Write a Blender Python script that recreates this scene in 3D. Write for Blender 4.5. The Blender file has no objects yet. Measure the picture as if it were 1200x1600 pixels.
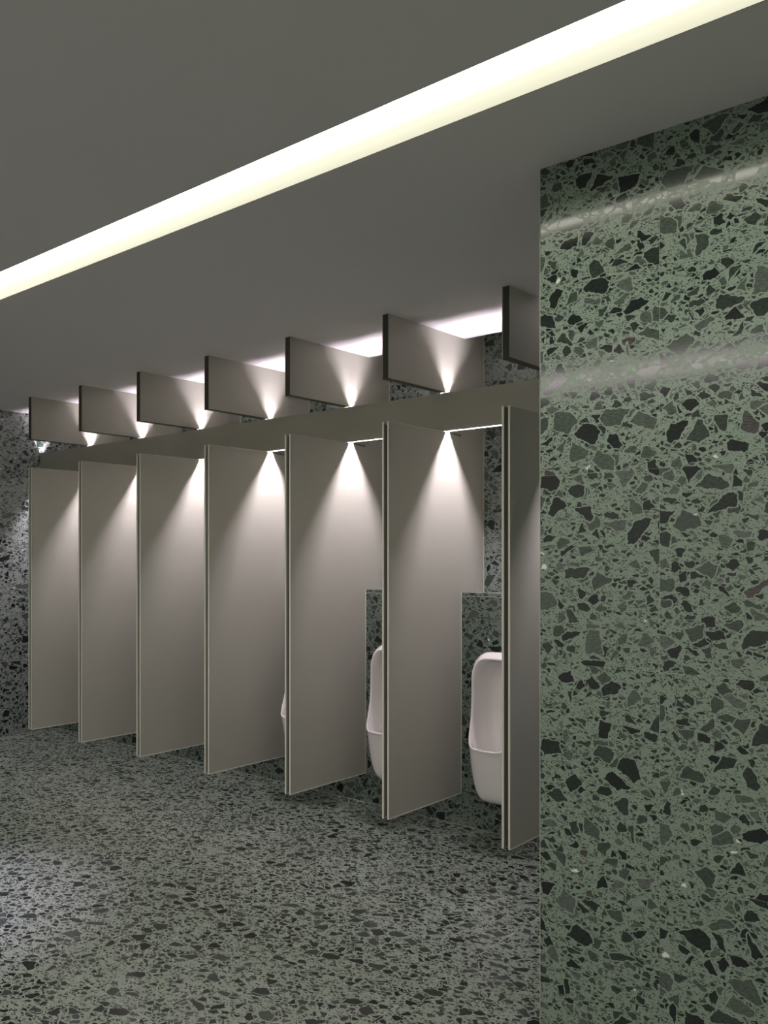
import bpy, bmesh, math, random
from mathutils import Vector, Matrix

# ------------------------------------------------------------------ camera, world, exposure
C = bpy.context.scene.collection
sc = bpy.context.scene
CAM_H = 1.65
cd = bpy.data.cameras.new('camera'); cam = bpy.data.objects.new('camera', cd); C.objects.link(cam)
cd.sensor_fit = 'VERTICAL'; cd.sensor_height = 36.0; cd.lens = 1360.0 / 1600.0 * 36.0
cd.shift_y = 70.0 / 1600.0
cd.clip_start = 0.02
YAW = math.atan2(1624, 1360)                      # row direction lies this far left of the view axis
fwd = Vector((-math.cos(YAW), math.sin(YAW), 0)); rgt = Vector((math.sin(YAW), math.cos(YAW), 0))
cam.matrix_world = Matrix(((rgt.x, 0, -fwd.x, 0), (rgt.y, 0, -fwd.y, 0), (0, 1, 0, CAM_H), (0, 0, 0, 1)))
sc.camera = cam

sc.view_settings.view_transform = 'Standard'; sc.view_settings.look = 'None'
sc.view_settings.gamma = 1.0; sc.view_settings.use_curve_mapping = False
sc.view_settings.exposure = 0.0

w = bpy.data.worlds.new('world'); sc.world = w; w.use_nodes = True
w.node_tree.nodes['Background'].inputs[0].default_value = (0.5, 0.52, 0.5, 1)
w.node_tree.nodes['Background'].inputs[1].default_value = 0.0

SLOT_L = 9.0                                      # radiance of the ceiling light's diffuser
SLOT_C = (1.0, 0.97, 0.84)
LED_DOWN, LED_UP = 900.0, 225.0                   # radiance of the LED strips deep inside the beam
LED_C = (1.0, 0.875, 0.975)
ROOM_W = 122.0                                     # watts of each lamp over the unseen half of the room

def area(name, loc, size, power, col, rot=(0, 0, 0), spread=180):
    l = bpy.data.lights.new(name, 'AREA'); l.shape = 'RECTANGLE'; l.size, l.size_y = size
    l.energy = power; l.color = col; l.spread = math.radians(spread)
    o = bpy.data.objects.new(name, l); C.objects.link(o); o.location = loc; o.rotation_euler = rot
    return o
area('strip_lamp', (-2.4, -0.63, 2.98), (8.5, 0.42), ROOM_W, (1.0, 0.90, 0.88))
sp = bpy.data.lights.new('downlight', 'SPOT'); sp.energy = 330; sp.color = (0.86, 0.70, 1.0)
sp.spot_size = math.radians(40); sp.spot_blend = 0.9; sp.shadow_soft_size = 0.05
so = bpy.data.objects.new('downlight', sp); C.objects.link(so); so.location = (-4.30, 1.72, 2.97)

# ------------------------------------------------------------------ geometry constants (metres)
ZC = 2.994                                        # ceiling
XL = -7.81                                        # end wall
XP = -1.522                                       # side of the terrazzo block on the right
YP = 2.662                                        # its face
YB = 4.653                                        # back wall
YLEDGE, ZLEDGE = 4.405, 1.430
YF = 3.702                                        # front edge of the partitions
YBF, YBB = 4.238, 4.272                           # beam front / back
ZB0, ZB1 = 2.404, 2.634
PITCH, XR7 = 0.779, -2.287
TH_L, TH_C, TH_R = 0.012, 0.025, 0.010
TH = TH_L + TH_C + TH_R
TILE = 0.643

# ------------------------------------------------------------------ node helpers
def new_mat(name):
    m = bpy.data.materials.new(name); m.use_nodes = True
    nt = m.node_tree; b = nt.nodes['Principled BSDF']
    return m, nt, b
class N:
    def __init__(s, nt): s.nt = nt
    def put(s, sock, v):
        if isinstance(v, bpy.types.NodeSocket): s.nt.links.new(v, sock)
        else: sock.default_value = v
    def math(s, op, a, b=None, c=None, clamp=False):
        n = s.nt.nodes.new('ShaderNodeMath'); n.operation = op; n.use_clamp = clamp
        s.put(n.inputs[0], a)
        if b is not None: s.put(n.inputs[1], b)
        if c is not None: s.put(n.inputs[2], c)
        return n.outputs[0]
    def vmath(s, op, a, b=None):
        n = s.nt.nodes.new('ShaderNodeVectorMath'); n.operation = op
        s.put(n.inputs[0], a)
        if b is not None: s.put(n.inputs[1], b)
        return n.outputs[0]
    def mix(s, f, a, b):
        n = s.nt.nodes.new('ShaderNodeMix'); n.data_type = 'RGBA'
        s.put(n.inputs[0], f); s.put(n.inputs[6], a); s.put(n.inputs[7], b)
        return n.outputs[2]
    def mixf(s, f, a, b):
        n = s.nt.nodes.new('ShaderNodeMix'); n.data_type = 'FLOAT'
        s.put(n.inputs[0], f); s.put(n.inputs[2], a); s.put(n.inputs[3], b)
        return n.outputs[0]
    def sep(s, v):
        n = s.nt.nodes.new('ShaderNodeSeparateXYZ'); s.put(n.inputs[0], v); return n.outputs
    def comb(s, x, y, z=0.0):
        n = s.nt.nodes.new('ShaderNodeCombineXYZ'); s.put(n.inputs[0], x); s.put(n.inputs[1], y); s.put(n.inputs[2], z)
        return n.outputs[0]
    def mapping(s, v, loc, rot, scale):
        n = s.nt.nodes.new('ShaderNodeMapping'); s.put(n.inputs[0], v)
        n.inputs[1].default_value = loc; n.inputs[2].default_value = (0, 0, rot); n.inputs[3].default_value = scale
        return n.outputs[0]
    def voro(s, v, scale, feat):
        n = s.nt.nodes.new('ShaderNodeTexVoronoi'); n.voronoi_dimensions = '2D'; n.feature = feat
        s.put(n.inputs['Vector'], v); n.inputs['Scale'].default_value = scale
        return n
    def noise(s, v, scale, detail=2.0, dims='2D', rough=0.5):
        n = s.nt.nodes.new('ShaderNodeTexNoise'); n.noise_dimensions = dims
        s.put(n.inputs['Vector'], v); n.inputs['Scale'].default_value = scale
        n.inputs['Detail'].default_value = detail; n.inputs['Roughness'].default_value = rough
        return n
    def ramp(s, f, stops, interp='LINEAR'):
        n = s.nt.nodes.new('ShaderNodeValToRGB'); n.color_ramp.interpolation = interp
        e = n.color_ramp.elements
        e[0].position, e[0].color = stops[0][0], (*stops[0][1], 1)
        e[1].position, e[1].color = stops[1][0], (*stops[1][1], 1)
        for p, c in stops[2:]:
            k = e.new(p); k.color = (*c, 1)
        s.put(n.inputs[0], f); return n.outputs[0]

def terrazzo(name, matrix=(0.230, 0.305, 0.238), origin=(0.0, 0.0), joint=0.5, chip_gain=1.0, seed=0.0, rough=0.27, spec=0.65, fineness=1.0, grit=0.42, tint=(1.0, 1.0, 1.0), jw=0.0008):
    m, nt, bsdf = new_mat(name); n = N(nt)
    uvn = nt.nodes.new('ShaderNodeUVMap'); uvn.uv_map = 'uv'
    uv = uvn.outputs[0]
    x, y, _ = n.sep(uv)
    tx = n.math('DIVIDE', n.math('SUBTRACT', x, origin[0]), TILE)
    ty = n.math('DIVIDE', n.math('SUBTRACT', y, origin[1]), TILE)
    cell = n.comb(n.math('FLOOR', tx), n.math('FLOOR', ty), seed)
    wn = nt.nodes.new('ShaderNodeTexWhiteNoise'); wn.noise_dimensions = '3D'; n.put(wn.inputs[0], cell)
    off = n.vmath('MULTIPLY', wn.outputs['Color'], (7.3, 5.1, 0.0))
    p0 = n.vmath('ADD', uv, off)
    # joints
    dx = n.math('MULTIPLY', n.math('ABSOLUTE', n.math('SUBTRACT', n.math('FRACT', n.math('ADD', tx, 0.5)), 0.5)), TILE)
    dy = n.math('MULTIPLY', n.math('ABSOLUTE', n.math('SUBTRACT', n.math('FRACT', n.math('ADD', ty, 0.5)), 0.5)), TILE)
    jm = n.math('LESS_THAN', n.math('MINIMUM', dx, dy), jw)
    jn = n.noise(uv, 6.0, 3.0)
    jv = n.math('MULTIPLY', jm, n.math('MULTIPLY', joint, n.math('MULTIPLY_ADD', jn.outputs[0], 2.4, -0.6, clamp=True)))
    # wobble so that chip outlines are not straight lines
    wob = n.noise(p0, 48.0, 1.5)
    wv = n.vmath('MULTIPLY', n.vmath('SUBTRACT', wob.outputs['Color'], (0.5, 0.5, 0.5)), (0.014, 0.014, 0.0))
    p = n.vmath('ADD', p0, wv)
    cols = []
    #         scale  rot   stretch        presence  thr0  thr1   edge
    layers = [(12.0 * fineness, 0.35, (1.0, 1.25, 1), 0.40, 0.11, 0.31, 'big'),
              (21.0 * fineness, -0.6, (1.0, 1.35, 1), 0.52, 0.11, 0.28, 'mid'),
              (42.0 * fineness, 0.9, (1.0, 1.6, 1), 0.50, 0.12, 0.28, 'small'),
              (95.0, -0.9, (1.0, 1.9, 1), grit, 0.14, 0.31, 'grit'),
              (190.0, 0.4, (1.0, 1.8, 1), grit * .6, 0.17, 0.32, 'dust')]
    color = None; cover = None; margin_block = None
    fine = n.noise(p0, 260.0, 2.0)
    vein = n.noise(n.mapping(p0, (0, 0, 0), 0.6, (60, 240, 1)), 1.0, 3.0)
    mott = n.math('MULTIPLY_ADD', vein.outputs[0], 1.5, 0.25)
    broad = n.noise(p0, 3.0, 2.0)
    base = n.mix(n.math('MULTIPLY_ADD', fine.outputs[0], 1.4, -0.25, clamp=True),
                 tuple(c * 0.86 for c in matrix) + (1,), tuple(c * 1.10 for c in matrix) + (1,))
    color = base
    chipmask = 0.0; glossy = 0.0
    blocked = 0.0
    parts = []
    for (s, rot, st, pres, t0, t1, tag_) in layers:
        q = n.mapping(p if s < 60 else p0, (s * 0.13, s * 0.07, 0), rot, st)
        vd = n.voro(q, s, 'DISTANCE_TO_EDGE').outputs['Distance']
        vc = n.voro(q, s, 'F1').outputs['Color']
        r, g, b = n.sep(vc)
        thr = n.math('MULTIPLY_ADD', r, t1 - t0, t0)
        here = n.math('LESS_THAN', g, pres)
        inside = n.math('MULTIPLY', n.math('GREATER_THAN', vd, thr), here)
        halo = n.math('MULTIPLY', n.math('GREATER_THAN', vd, n.math('SUBTRACT', thr, 0.055 if s < 60 else 0.03)), here)
        free = n.math('SUBTRACT', 1.0, blocked) if not isinstance(blocked, float) else 1.0
        mask = n.math('MULTIPLY', inside, free)
        blocked = n.math('MAXIMUM', blocked, halo)
        if tag_ in ('big', 'mid', 'small'):
            cc = n.ramp(b, [(0.0, (0.010, 0.014, 0.013)), (0.28, (0.018, 0.026, 0.022)), (0.52, (0.042, 0.060, 0.048)),
                            (0.78, (0.075, 0.100, 0.080)), (0.965, (0.105, 0.125, 0.108)), (1.0, (0.060, 0.048, 0.050))])
        else:
            cc = n.ramp(b, [(0.0, (0.025, 0.034, 0.030)), (0.6, (0.05, 0.07, 0.055)), (1.0, (0.10, 0.14, 0.105))])
        if tag_ in ('big', 'mid', 'small'):
            mm = nt.nodes.new('ShaderNodeVectorMath'); mm.operation = 'SCALE'
            n.put(mm.inputs[0], cc); n.put(mm.inputs['Scale'], n.math('MULTIPLY', mott, chip_gain)); cc = mm.outputs[0]
        if tag_ == 'small':
            cc = n.mix(n.math('GREATER_THAN', b, 0.992), cc, (0.75, 0.76, 0.74, 1))
        parts.append((mask, cc))
        chipmask = n.math('MAXIMUM', chipmask, mask)
    for mask, cc in parts:
        cc = n.vmath('MULTIPLY', cc, tint)
        color = n.mix(mask, color, cc)
    color = n.mix(jv, color, (0.50, 0.52, 0.46, 1))
    nt.links.new(color, bsdf.inputs['Base Color'])
    rr = n.mixf(chipmask, rough, rough * 0.4)
    nt.links.new(rr, bsdf.inputs['Roughness'])
    bsdf.inputs['Specular IOR Level'].default_value = spec
    return m

def simple(name, col, rough=0.5, spec=0.5, metal=0.0, mottle=0.0, scale=8.0, coat=0.0):
    m, nt, b = new_mat(name); n = N(nt)
    b.inputs['Roughness'].default_value = rough; b.inputs['Specular IOR Level'].default_value = spec
    b.inputs['Metallic'].default_value = metal; b.inputs['Coat Weight'].default_value = coat
    tc = nt.nodes.new('ShaderNodeTexCoord')
    no = n.noise(tc.outputs['Object'], scale, 3.0, '3D')
    c = n.mix(no.outputs[0], tuple(x * (1 - mottle) for x in col) + (1,), tuple(min(1, x * (1 + mottle)) for x in col) + (1,))
    nt.links.new(c, b.inputs['Base Color'])
    return m
def emit(name, col, strength):
    m, nt, b = new_mat(name)
    b.inputs['Base Color'].default_value = (0.8, 0.8, 0.8, 1)
    b.inputs['Emission Color'].default_value = (*col, 1); b.inputs['Emission Strength'].default_value = strength
    return m

M = {}
M['terr_block'] = terrazzo('green_terrazzo_slabs', origin=(-1.096, 0.0), joint=0.55, seed=1.0)
M['terr_back'] = terrazzo('green_terrazzo_wall', origin=(-1.90, 0.0), joint=0.3, seed=2.0, rough=0.45, spec=0.3, matrix=(0.24, 0.275, 0.25))
M['terr_left'] = terrazzo('green_terrazzo_end_wall', origin=(0.2, 0.40), joint=0.5, seed=3.0, rough=0.45, spec=0.3, matrix=(0.30, 0.33, 0.32))
M['terr_low'] = terrazzo('green_terrazzo_low_wall', origin=(-1.90, 0.12), joint=0.0, seed=4.0, rough=0.40, spec=0.35, matrix=(0.19, 0.235, 0.20))
M['terr_floor'] = terrazzo('green_terrazzo_floor', origin=(-2.017, 3.128), joint=0.9, seed=5.0, matrix=(0.250, 0.290, 0.246), jw=0.0015, rough=0.38, spec=0.38, fineness=1.15, grit=0.30, tint=(0.60, 0.57, 0.64))
M['ceiling'] = simple('white_ceiling_paint', (0.78, 0.755, 0.765), 0.75, 0.2, mottle=0.01)
M['paint'] = simple('pale_grey_paint', (0.62, 0.63, 0.60), 0.7, 0.2, mottle=0.02)
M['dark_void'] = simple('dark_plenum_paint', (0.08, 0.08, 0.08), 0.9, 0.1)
M['laminate'] = simple('taupe_laminate', (0.41, 0.407, 0.350), 0.42, 0.35, mottle=0.015, scale=3)
M['edge'] = simple('pale_laminate_edge', (0.74, 0.74, 0.66), 0.4, 0.4)
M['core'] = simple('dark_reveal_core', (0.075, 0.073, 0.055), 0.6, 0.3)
M['beam'] = simple('taupe_metal_beam', (0.365, 0.368, 0.300), 0.4, 0.4, mottle=0.015, scale=4)
M['channel'] = simple('anodised_channel', (0.72, 0.72, 0.72), 0.6, 0.4)
M['bracket'] = simple('dark_bracket_steel', (0.20, 0.17, 0.15), 0.4, 0.5, metal=0.4)
M['led_down'] = emit('led_strip_down', LED_C, LED_DOWN)
M['led_up'] = emit('led_strip_up', LED_C, LED_UP)
M['slot'] = emit('light_diffuser', SLOT_C, SLOT_L)
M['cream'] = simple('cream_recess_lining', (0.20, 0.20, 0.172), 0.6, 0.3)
M['ceramic'] = simple('white_vitreous_china', (0.87, 0.84, 0.84), 0.07, 0.5, mottle=0.004, coat=0.3)
M['chrome'] = simple('chrome', (0.75, 0.75, 0.76), 0.12, 0.5, metal=1.0)

# ------------------------------------------------------------------ mesh helpers
def box_uv(me):
    ul = me.uv_layers.new(name='uv')
    for p in me.polygons:
        a = max(range(3), key=lambda i: abs(p.normal[i]))
        for li in p.loop_indices:
            c = me.vertices[me.loops[li].vertex_index].co
            ul.data[li].uv = ((c.y, c.z), (c.x, c.z), (c.x, c.y))[a]
def link(name, bm, mat, parent=None, smooth=False):
    bmesh.ops.recalc_face_normals(bm, faces=bm.faces[:])
    me = bpy.data.meshes.new(name); bm.to_mesh(me); bm.free()
    me.materials.append(mat)
    box_uv(me)
    if smooth:
        for p in me.polygons: p.use_smooth = True
    o = bpy.data.objects.new(name, me); C.objects.link(o)
    if parent: o.parent = parent
    return o
def bx(bm, x0, x1, y0, y1, z0, z1):
    r = bmesh.ops.create_cube(bm, size=1.0)
    for v in r['verts']:
        v.co = Vector((x0 + (v.co.x + .5) * (x1 - x0), y0 + (v.co.y + .5) * (y1 - y0), z0 + (v.co.z + .5) * (z1 - z0)))
    return r['verts']
def prism_x(bm, pts, x0, x1):
    """a polygon in the (y, z) plane given thickness from x0 to x1"""
    a = [bm.verts.new((x0, y, z)) for y, z in pts]; b = [bm.verts.new((x1, y, z)) for y, z in pts]
    bm.faces.new(a); bm.faces.new(b[::-1]); k = len(pts)
    for i in range(k): bm.faces.new((a[i], b[i], b[(i + 1) % k], a[(i + 1) % k]))
def empty(name, loc, label, cat, group=None):
    o = bpy.data.objects.new(name, None); C.objects.link(o); o.location = loc
    o['label'] = label; o['category'] = cat
    if group: o['group'] = group
    return o
def struct(name, boxes, mat, parent=None):
    bm = bmesh.new()
    for b in boxes: bx(bm, *b)
    o = link(name, bm, mat, parent)
    if not parent: o['kind'] = 'structure'
    return o

# ------------------------------------------------------------------ the setting
XE, YN = 2.6, -2.2
struct('floor', [(XL - .1, XE + .1, YN - .1, YB + .1, -0.1, 0.0)], M['terr_floor'])
S0, S1, SX0, SX1 = 1.985, 2.205, XL + 0.5, XE - 0.4        # ceiling slot
struct('ceiling', [(XL, XE, YN, S0, ZC, ZC + .12), (XL, XE, S1, YP, ZC, ZC + .12),
                   (XL, XP, YP, 4.437, ZC, ZC + .12),
                   (XL, SX0, S0, S1, ZC, ZC + .12), (SX1, XE, S0, S1, ZC, ZC + .12)], M['ceiling'])
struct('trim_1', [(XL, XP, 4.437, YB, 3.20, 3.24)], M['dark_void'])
struct('wall_back', [(XL, XP, YB, YB + .1, 0, 3.24)], M['terr_back'])
struct('wall_left', [(XL - .1, XL, YN, YB, 0, 3.24)], M['terr_left'])
struct('wall_right', [(XP, XE, YP, YB + .1, 0, 3.24)], M['terr_block'])
struct('wall_near', [(XL, XE, YN - .1, YN, 0, ZC)], M['paint'])
struct('wall_side', [(XE, XE + .1, YN, YP, 0, ZC)], M['paint'])
lw = struct('wall_low', [(XL, XP, YLEDGE, YB, 0, ZLEDGE - .022)], M['terr_low'])
cap = struct('trim_2', [(XL, XP, YLEDGE, YB, ZLEDGE - .0195, ZLEDGE)], M['terr_back'])
struct('trim_3', [(XL, XP, YLEDGE + .0005, YB, ZLEDGE - .022, ZLEDGE - .0195)], simple('pale_joint_filler', (0.6, 0.6, 0.56), 0.6))
struct('trim_4', [(XL, XP, YLEDGE - .003, YLEDGE, 0.0, 0.0035)], simple('pale_floor_sealant', (0.34, 0.35, 0.31), 0.6))
struct('trim_5', [(XP - .0015, XP, YP - .002, YP + .003, 0.0, ZC)], simple('pale_corner_edge', (0.5, 0.52, 0.46), 0.5))

# ceiling light: a luminous panel at the top of a recess
t = empty('ceiling_light', ((SX0 + SX1) / 2, (S0 + S1) / 2, ZC), 'long recessed strip light running diagonally across the grey ceiling', 'ceiling light')
def rel(bm, o): bmesh.ops.translate(bm, verts=bm.verts[:], vec=-o.location)
bm = bmesh.new(); bx(bm, SX0, SX1, S0, S1, ZC + .064, ZC + .070); rel(bm, t); link('diffuser', bm, M['slot'], t)
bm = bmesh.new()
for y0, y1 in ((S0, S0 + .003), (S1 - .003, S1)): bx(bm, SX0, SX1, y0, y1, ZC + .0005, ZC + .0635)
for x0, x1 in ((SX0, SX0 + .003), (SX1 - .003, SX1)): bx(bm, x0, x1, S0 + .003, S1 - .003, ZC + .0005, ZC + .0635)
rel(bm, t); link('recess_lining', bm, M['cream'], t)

# ------------------------------------------------------------------ lighting beam
bx0, bx1 = XL, XP - .001
beam = empty('lighting_beam', ((bx0 + bx1) / 2, (YBF + YBB) / 2, ZB0), 'long taupe metal beam with glowing strip lights threaded through the urinal partitions', 'light fixture')
bm = bmesh.new(); bx(bm, bx0, bx1, YBF, YBF + .005, ZB0, ZB1); rel(bm, beam); link('front_fascia', bm, M['beam'], beam)
bm = bmesh.new(); bx(bm, bx0, bx1, YBB - .005, YBB, ZB0, ZB1); rel(bm, beam); link('rear_fascia', bm, M['beam'], beam)
DEP = 0.024
bm = bmesh.new(); bx(bm, bx0, bx1, YBF + .005, YBB - .005, ZB0 + DEP, ZB1 - DEP); rel(bm, beam); link('light_channel', bm, M['channel'], beam)
XRS = [XR7 - PITCH * k for k in range(7)]          # right faces of the partitions, nearest first
bays = [(XR7, XP)] + [(XRS[k + 1], XRS[k] - TH) for k in range(6)] + [(XL, XRS[6] - TH)]
ym = (YBF + YBB) / 2
for (a, b) in bays:
    bm = bmesh.new(); bx(bm, a + .012, b - .004, ym - .0035, ym + .0035, ZB0 + DEP - .002, ZB0 + DEP); rel(bm, beam)
    link('led_strip', bm, M['led_down'], beam)
    bm = bmesh.new(); bx(bm, a + .012, b - .004, ym - .006, ym + .006, ZB1 - DEP, ZB1 - DEP + .002); rel(bm, beam)
    link('led_strip', bm, M['led_up'], beam)

# ------------------------------------------------------------------ partitions
NY = YBB + .004
def outline(d=0.0, edge=0.0):
    """C-shaped side view of a partition; d pulls the free edges in"""
    return [(YF + d, 0.198 + d), (YF + d, 2.398 - d), (NY + d, 2.398 - d), (NY + d, 2.638 + d), (YF + d, 2.638 + d), (YF + d, ZC),
            (4.4365, ZC), (4.4365, 3.10), (YB, 3.10), (YB, ZLEDGE + .0), (YLEDGE, ZLEDGE), (YLEDGE, 0.198 + d)]
def make_partition():
    t = empty('urinal_partition', (0, 0, 0), '-', 'partition')
    bm = bmesh.new(); prism_x(bm, outline(), -TH, -TH + TH_L); link('left_sheet', bm, M['laminate'], t)
    bm = bmesh.new(); prism_x(bm, outline(), -TH_R, 0.0); link('right_sheet', bm, M['laminate'], t)
    bm = bmesh.new(); prism_x(bm, outline(0.014), -TH + TH_L, -TH_R); link('core', bm, M['core'], t)
    # pale edging set along the free edges of both sheets
    e = 0.0022; pr = 0.0006
    for x0, x1 in ((-TH_R, pr), (-TH - pr, -TH + TH_L)):
        bm = bmesh.new()
        bx(bm, x0, x1, YF - .001, YF + e, 0.197, 2.399)
        bx(bm, x0, x1, YF + e, YLEDGE - .0005, 0.197, 0.204)
        bx(bm, x0, x1, YF + e, NY, 2.399 - e * .8, 2.399)
        bx(bm, x0, x1, YLEDGE - .008, YLEDGE - .0005, 0.204, ZLEDGE)
        bx(bm, x0, x1, YB - .007, YB - .0005, ZLEDGE + .001, 3.09)
        ed = link('edge_band', bm, M['edge'], t); ed['label'] = 'pale edge band'
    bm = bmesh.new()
    bx(bm, -TH, 0.0, YF, NY - .045, 2.6355, 2.638)  # underside shade of the upper part, put in as a dark strip
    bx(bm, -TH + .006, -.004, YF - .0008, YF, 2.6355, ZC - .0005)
    cp = link('core_and_shade_strip', bm, M['core'], t)
    bm = bmesh.new()
    bx(bm, 0.0, 0.006, NY + .004, NY + .110, 2.393, 2.398); bx(bm, 0.0, 0.006, NY + .104, NY + .110, 2.384, 2.393)
    bx(bm, 0.0, 0.002, NY + .050, NY + .104, 2.388, 2.393)
    link('bracket', bm, M['bracket'], t)
    return t
def dup(root, loc, label, group=None):
    r = root.copy(); C.objects.link(r); r.location = loc; r['label'] = label
    if group: r['group'] = group
    for ch in list(root.children):
        c = ch.copy(); C.objects.link(c); c.parent = r
        for g in list(ch.children):
            d = g.copy(); C.objects.link(d); d.parent = c
    return r
plabels = ['taupe partition nearest the terrazzo block, its rear half hidden behind the green terrazzo slabs',
           'taupe partition fully seen from front edge to wall, left of the nearest white urinal',
           'taupe partition left of the second urinal, third from the terrazzo block',
           'taupe partition fourth from the terrazzo block, a sliver of white urinal showing at its right',
           'taupe partition fifth from the terrazzo block, third from the end wall',
           'taupe partition second from the terrazzo end wall at far left',
           'taupe partition farthest away, standing next to the terrazzo end wall']
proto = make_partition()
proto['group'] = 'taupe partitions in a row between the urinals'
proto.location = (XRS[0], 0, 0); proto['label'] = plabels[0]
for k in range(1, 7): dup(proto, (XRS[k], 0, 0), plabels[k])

# ------------------------------------------------------------------ urinals
def sup(a, hw, z0, z1, n=5.0, ntop=None):
    """superellipse outline in (x, z), a in 0..2pi starting at the bottom centre"""
    cx, cz = 0.0, (z0 + z1) / 2; hz = (z1 - z0) / 2
    s, c = math.sin(a), -math.cos(a)
    m = ntop if (ntop and c > 0) else n
    return (math.copysign(abs(s) ** (2 / m), s) * hw, cz + math.copysign(abs(c) ** (2 / m), c) * hz)
def loop_pts(kind, K=72):
    pts = []
    for i in range(K):
        a = 2 * math.pi * i / K
        if kind == 'wall':   x, z = sup(a, .150, .235, 1.070, 6); y = 0.0
        elif kind == 'wall2': x, z = sup(a, .158, .232, 1.083, 6); y = .010
        elif kind == 'body':
            x, z = sup(a, .166, .230, 1.092, 6); f = max(0, min(1, (0.60 - z) / 0.37))
            x *= 1 - .20 * f; y = .085 + .085 * f * (1 - .2 * (abs(x) / .16) ** 3)
        elif kind == 'body2':
            x, z = sup(a, .172, .243, 1.096, 6); f = max(0, min(1, (0.62 - z) / 0.36))
            x *= 1 - .17 * f; y = .140 + .075 * f * (1 - .25 * (abs(x) / .16) ** 4) - max(0, z - 1.03) * .7
        elif kind == 'belly':
            x, z = sup(a, .175, .390, 1.097, 5); f = max(0, min(1, (0.70 - z) / 0.28))
            x *= 1 - .06 * f; y = .178 + .080 * f ** 1.2 * (1 - .45 * (abs(x) / .16) ** 3) - max(0, z - 1.03) * .9
        else:
            ins = {'rim0': 0.0, 'rim1': .004, 'rim2': .014, 'rim3': .020}[kind]
            tin = {'rim0': 0.0, 'rim1': .006, 'rim2': .034, 'rim3': .040}[kind]      # the hood slopes back at the top
            x, z = sup(a, .172 - ins, .548 + ins, 1.098 - tin, 4.6)
            f = max(0, min(1, (0.80 - z) / 0.24)); f = f * f * (3 - 2 * f)
            y = .188 + .127 * f * (1 - .74 * min(1, (abs(x) / .17)) ** 3)
            h = max(0, min(1, (z - .98) / .11))
            y -= {'rim0': .055, 'rim1': .045, 'rim2': .004, 'rim3': 0}[kind] * h
            y += {'rim0': -.008, 'rim1': .0, 'rim2': .0, 'rim3': -.009}[kind]
        pts.append((x, -y, z))
    return pts
def bowl_pts(hw, z0, z1, y_top, y_bot, n=3.6, K=72):
    pts = []
    for i in range(K):
        a = 2 * math.pi * i / K
        x, z = sup(a, hw, z0, z1, n)
        f = max(0, min(1, (0.74 - z) / 0.22)); f = f * f * (3 - 2 * f)
        pts.append((x, -(y_top + (y_bot - y_top) * f), z))
    return pts
def make_urinal():
    t = empty('wall_urinal', (0, 0, 0), '-', 'urinal')
    loops = [loop_pts(k) for k in ('wall', 'wall2', 'body', 'body2', 'belly', 'rim0', 'rim1', 'rim2', 'rim3')]
    loops += [bowl_pts(.150, .535, 1.050, .165, .268), bowl_pts(.144, .490, 1.044, .120, .225), bowl_pts(.134, .445, 1.030, .072, .165),
              bowl_pts(.115, .425, 1.000, .048, .110), bowl_pts(.085, .450, .950, .040, .070), bowl_pts(.04, .52, .85, .036, .050)]
    bm = bmesh.new(); rings = [[bm.verts.new(p) for p in L] for L in loops]; K = len(rings[0])
    for r0, r1 in zip(rings, rings[1:]):
        for i in range(K): bm.faces.new((r0[i], r0[(i + 1) % K], r1[(i + 1) % K], r1[i]))
    bm.faces.new(rings[0][::-1]); bm.faces.new(rings[-1])
    o = link('bowl', bm, M['ceramic'], t, smooth=True)
    sm = o.modifiers.new('sub', 'SUBSURF'); sm.levels = 1; sm.render_levels = 2
    # flush outlet at the top of the bowl
    bm = bmesh.new()
    r = bmesh.ops.create_uvsphere(bm, u_segments=24, v_segments=12, radius=1.0)
    for v in r['verts']: v.co = Vector((v.co.x * .045, v.co.y * .014 - .050, v.co.z * .011 + .985))
    link('flush_outlet', bm, M['ceramic'], t, smooth=True)
    # domed strainer at the bottom of the bowl
    bm = bmesh.new()
    prof = [(0.0, .012), (.012, .0115), (.022, .008), (.030, .0035), (.036, .001), (.038, -.004)]
    K2 = 28; prev = None; top = bm.verts.new((0, 0, prof[0][1]))
    for rr, zz in prof[1:]:
        ring = [bm.verts.new((rr * math.cos(2 * math.pi * i / K2), rr * math.sin(2 * math.pi * i / K2), zz)) for i in range(K2)]
        for i in range(K2):
            if prev is None: bm.faces.new((top, ring[i], ring[(i + 1) % K2]))
            else: bm.faces.new((prev[i], ring[i], ring[(i + 1) % K2], prev[(i + 1) % K2]))
        prev = ring
    bmesh.ops.translate(bm, verts=bm.verts[:], vec=(0, -.135, .452))
    link('strainer', bm, M['chrome'], t, smooth=True)
    return t
ulabels = ['white wall-hung urinal nearest the terrazzo block, right of the fully seen partition',
           'white wall-hung urinal second from the terrazzo block, a narrow strip of its left side showing',
           'white wall-hung urinal third from the terrazzo block, only a sliver of its lip showing']
upro = make_urinal(); upro['group'] = 'white urinals between the partitions'
ub = bays[1:4]
upro.location = ((ub[0][0] + ub[0][1]) / 2, YLEDGE, 0); upro['label'] = ulabels[0]
for k in (1, 2): dup(upro, ((ub[k][0] + ub[k][1]) / 2, YLEDGE, 0), ulabels[k])
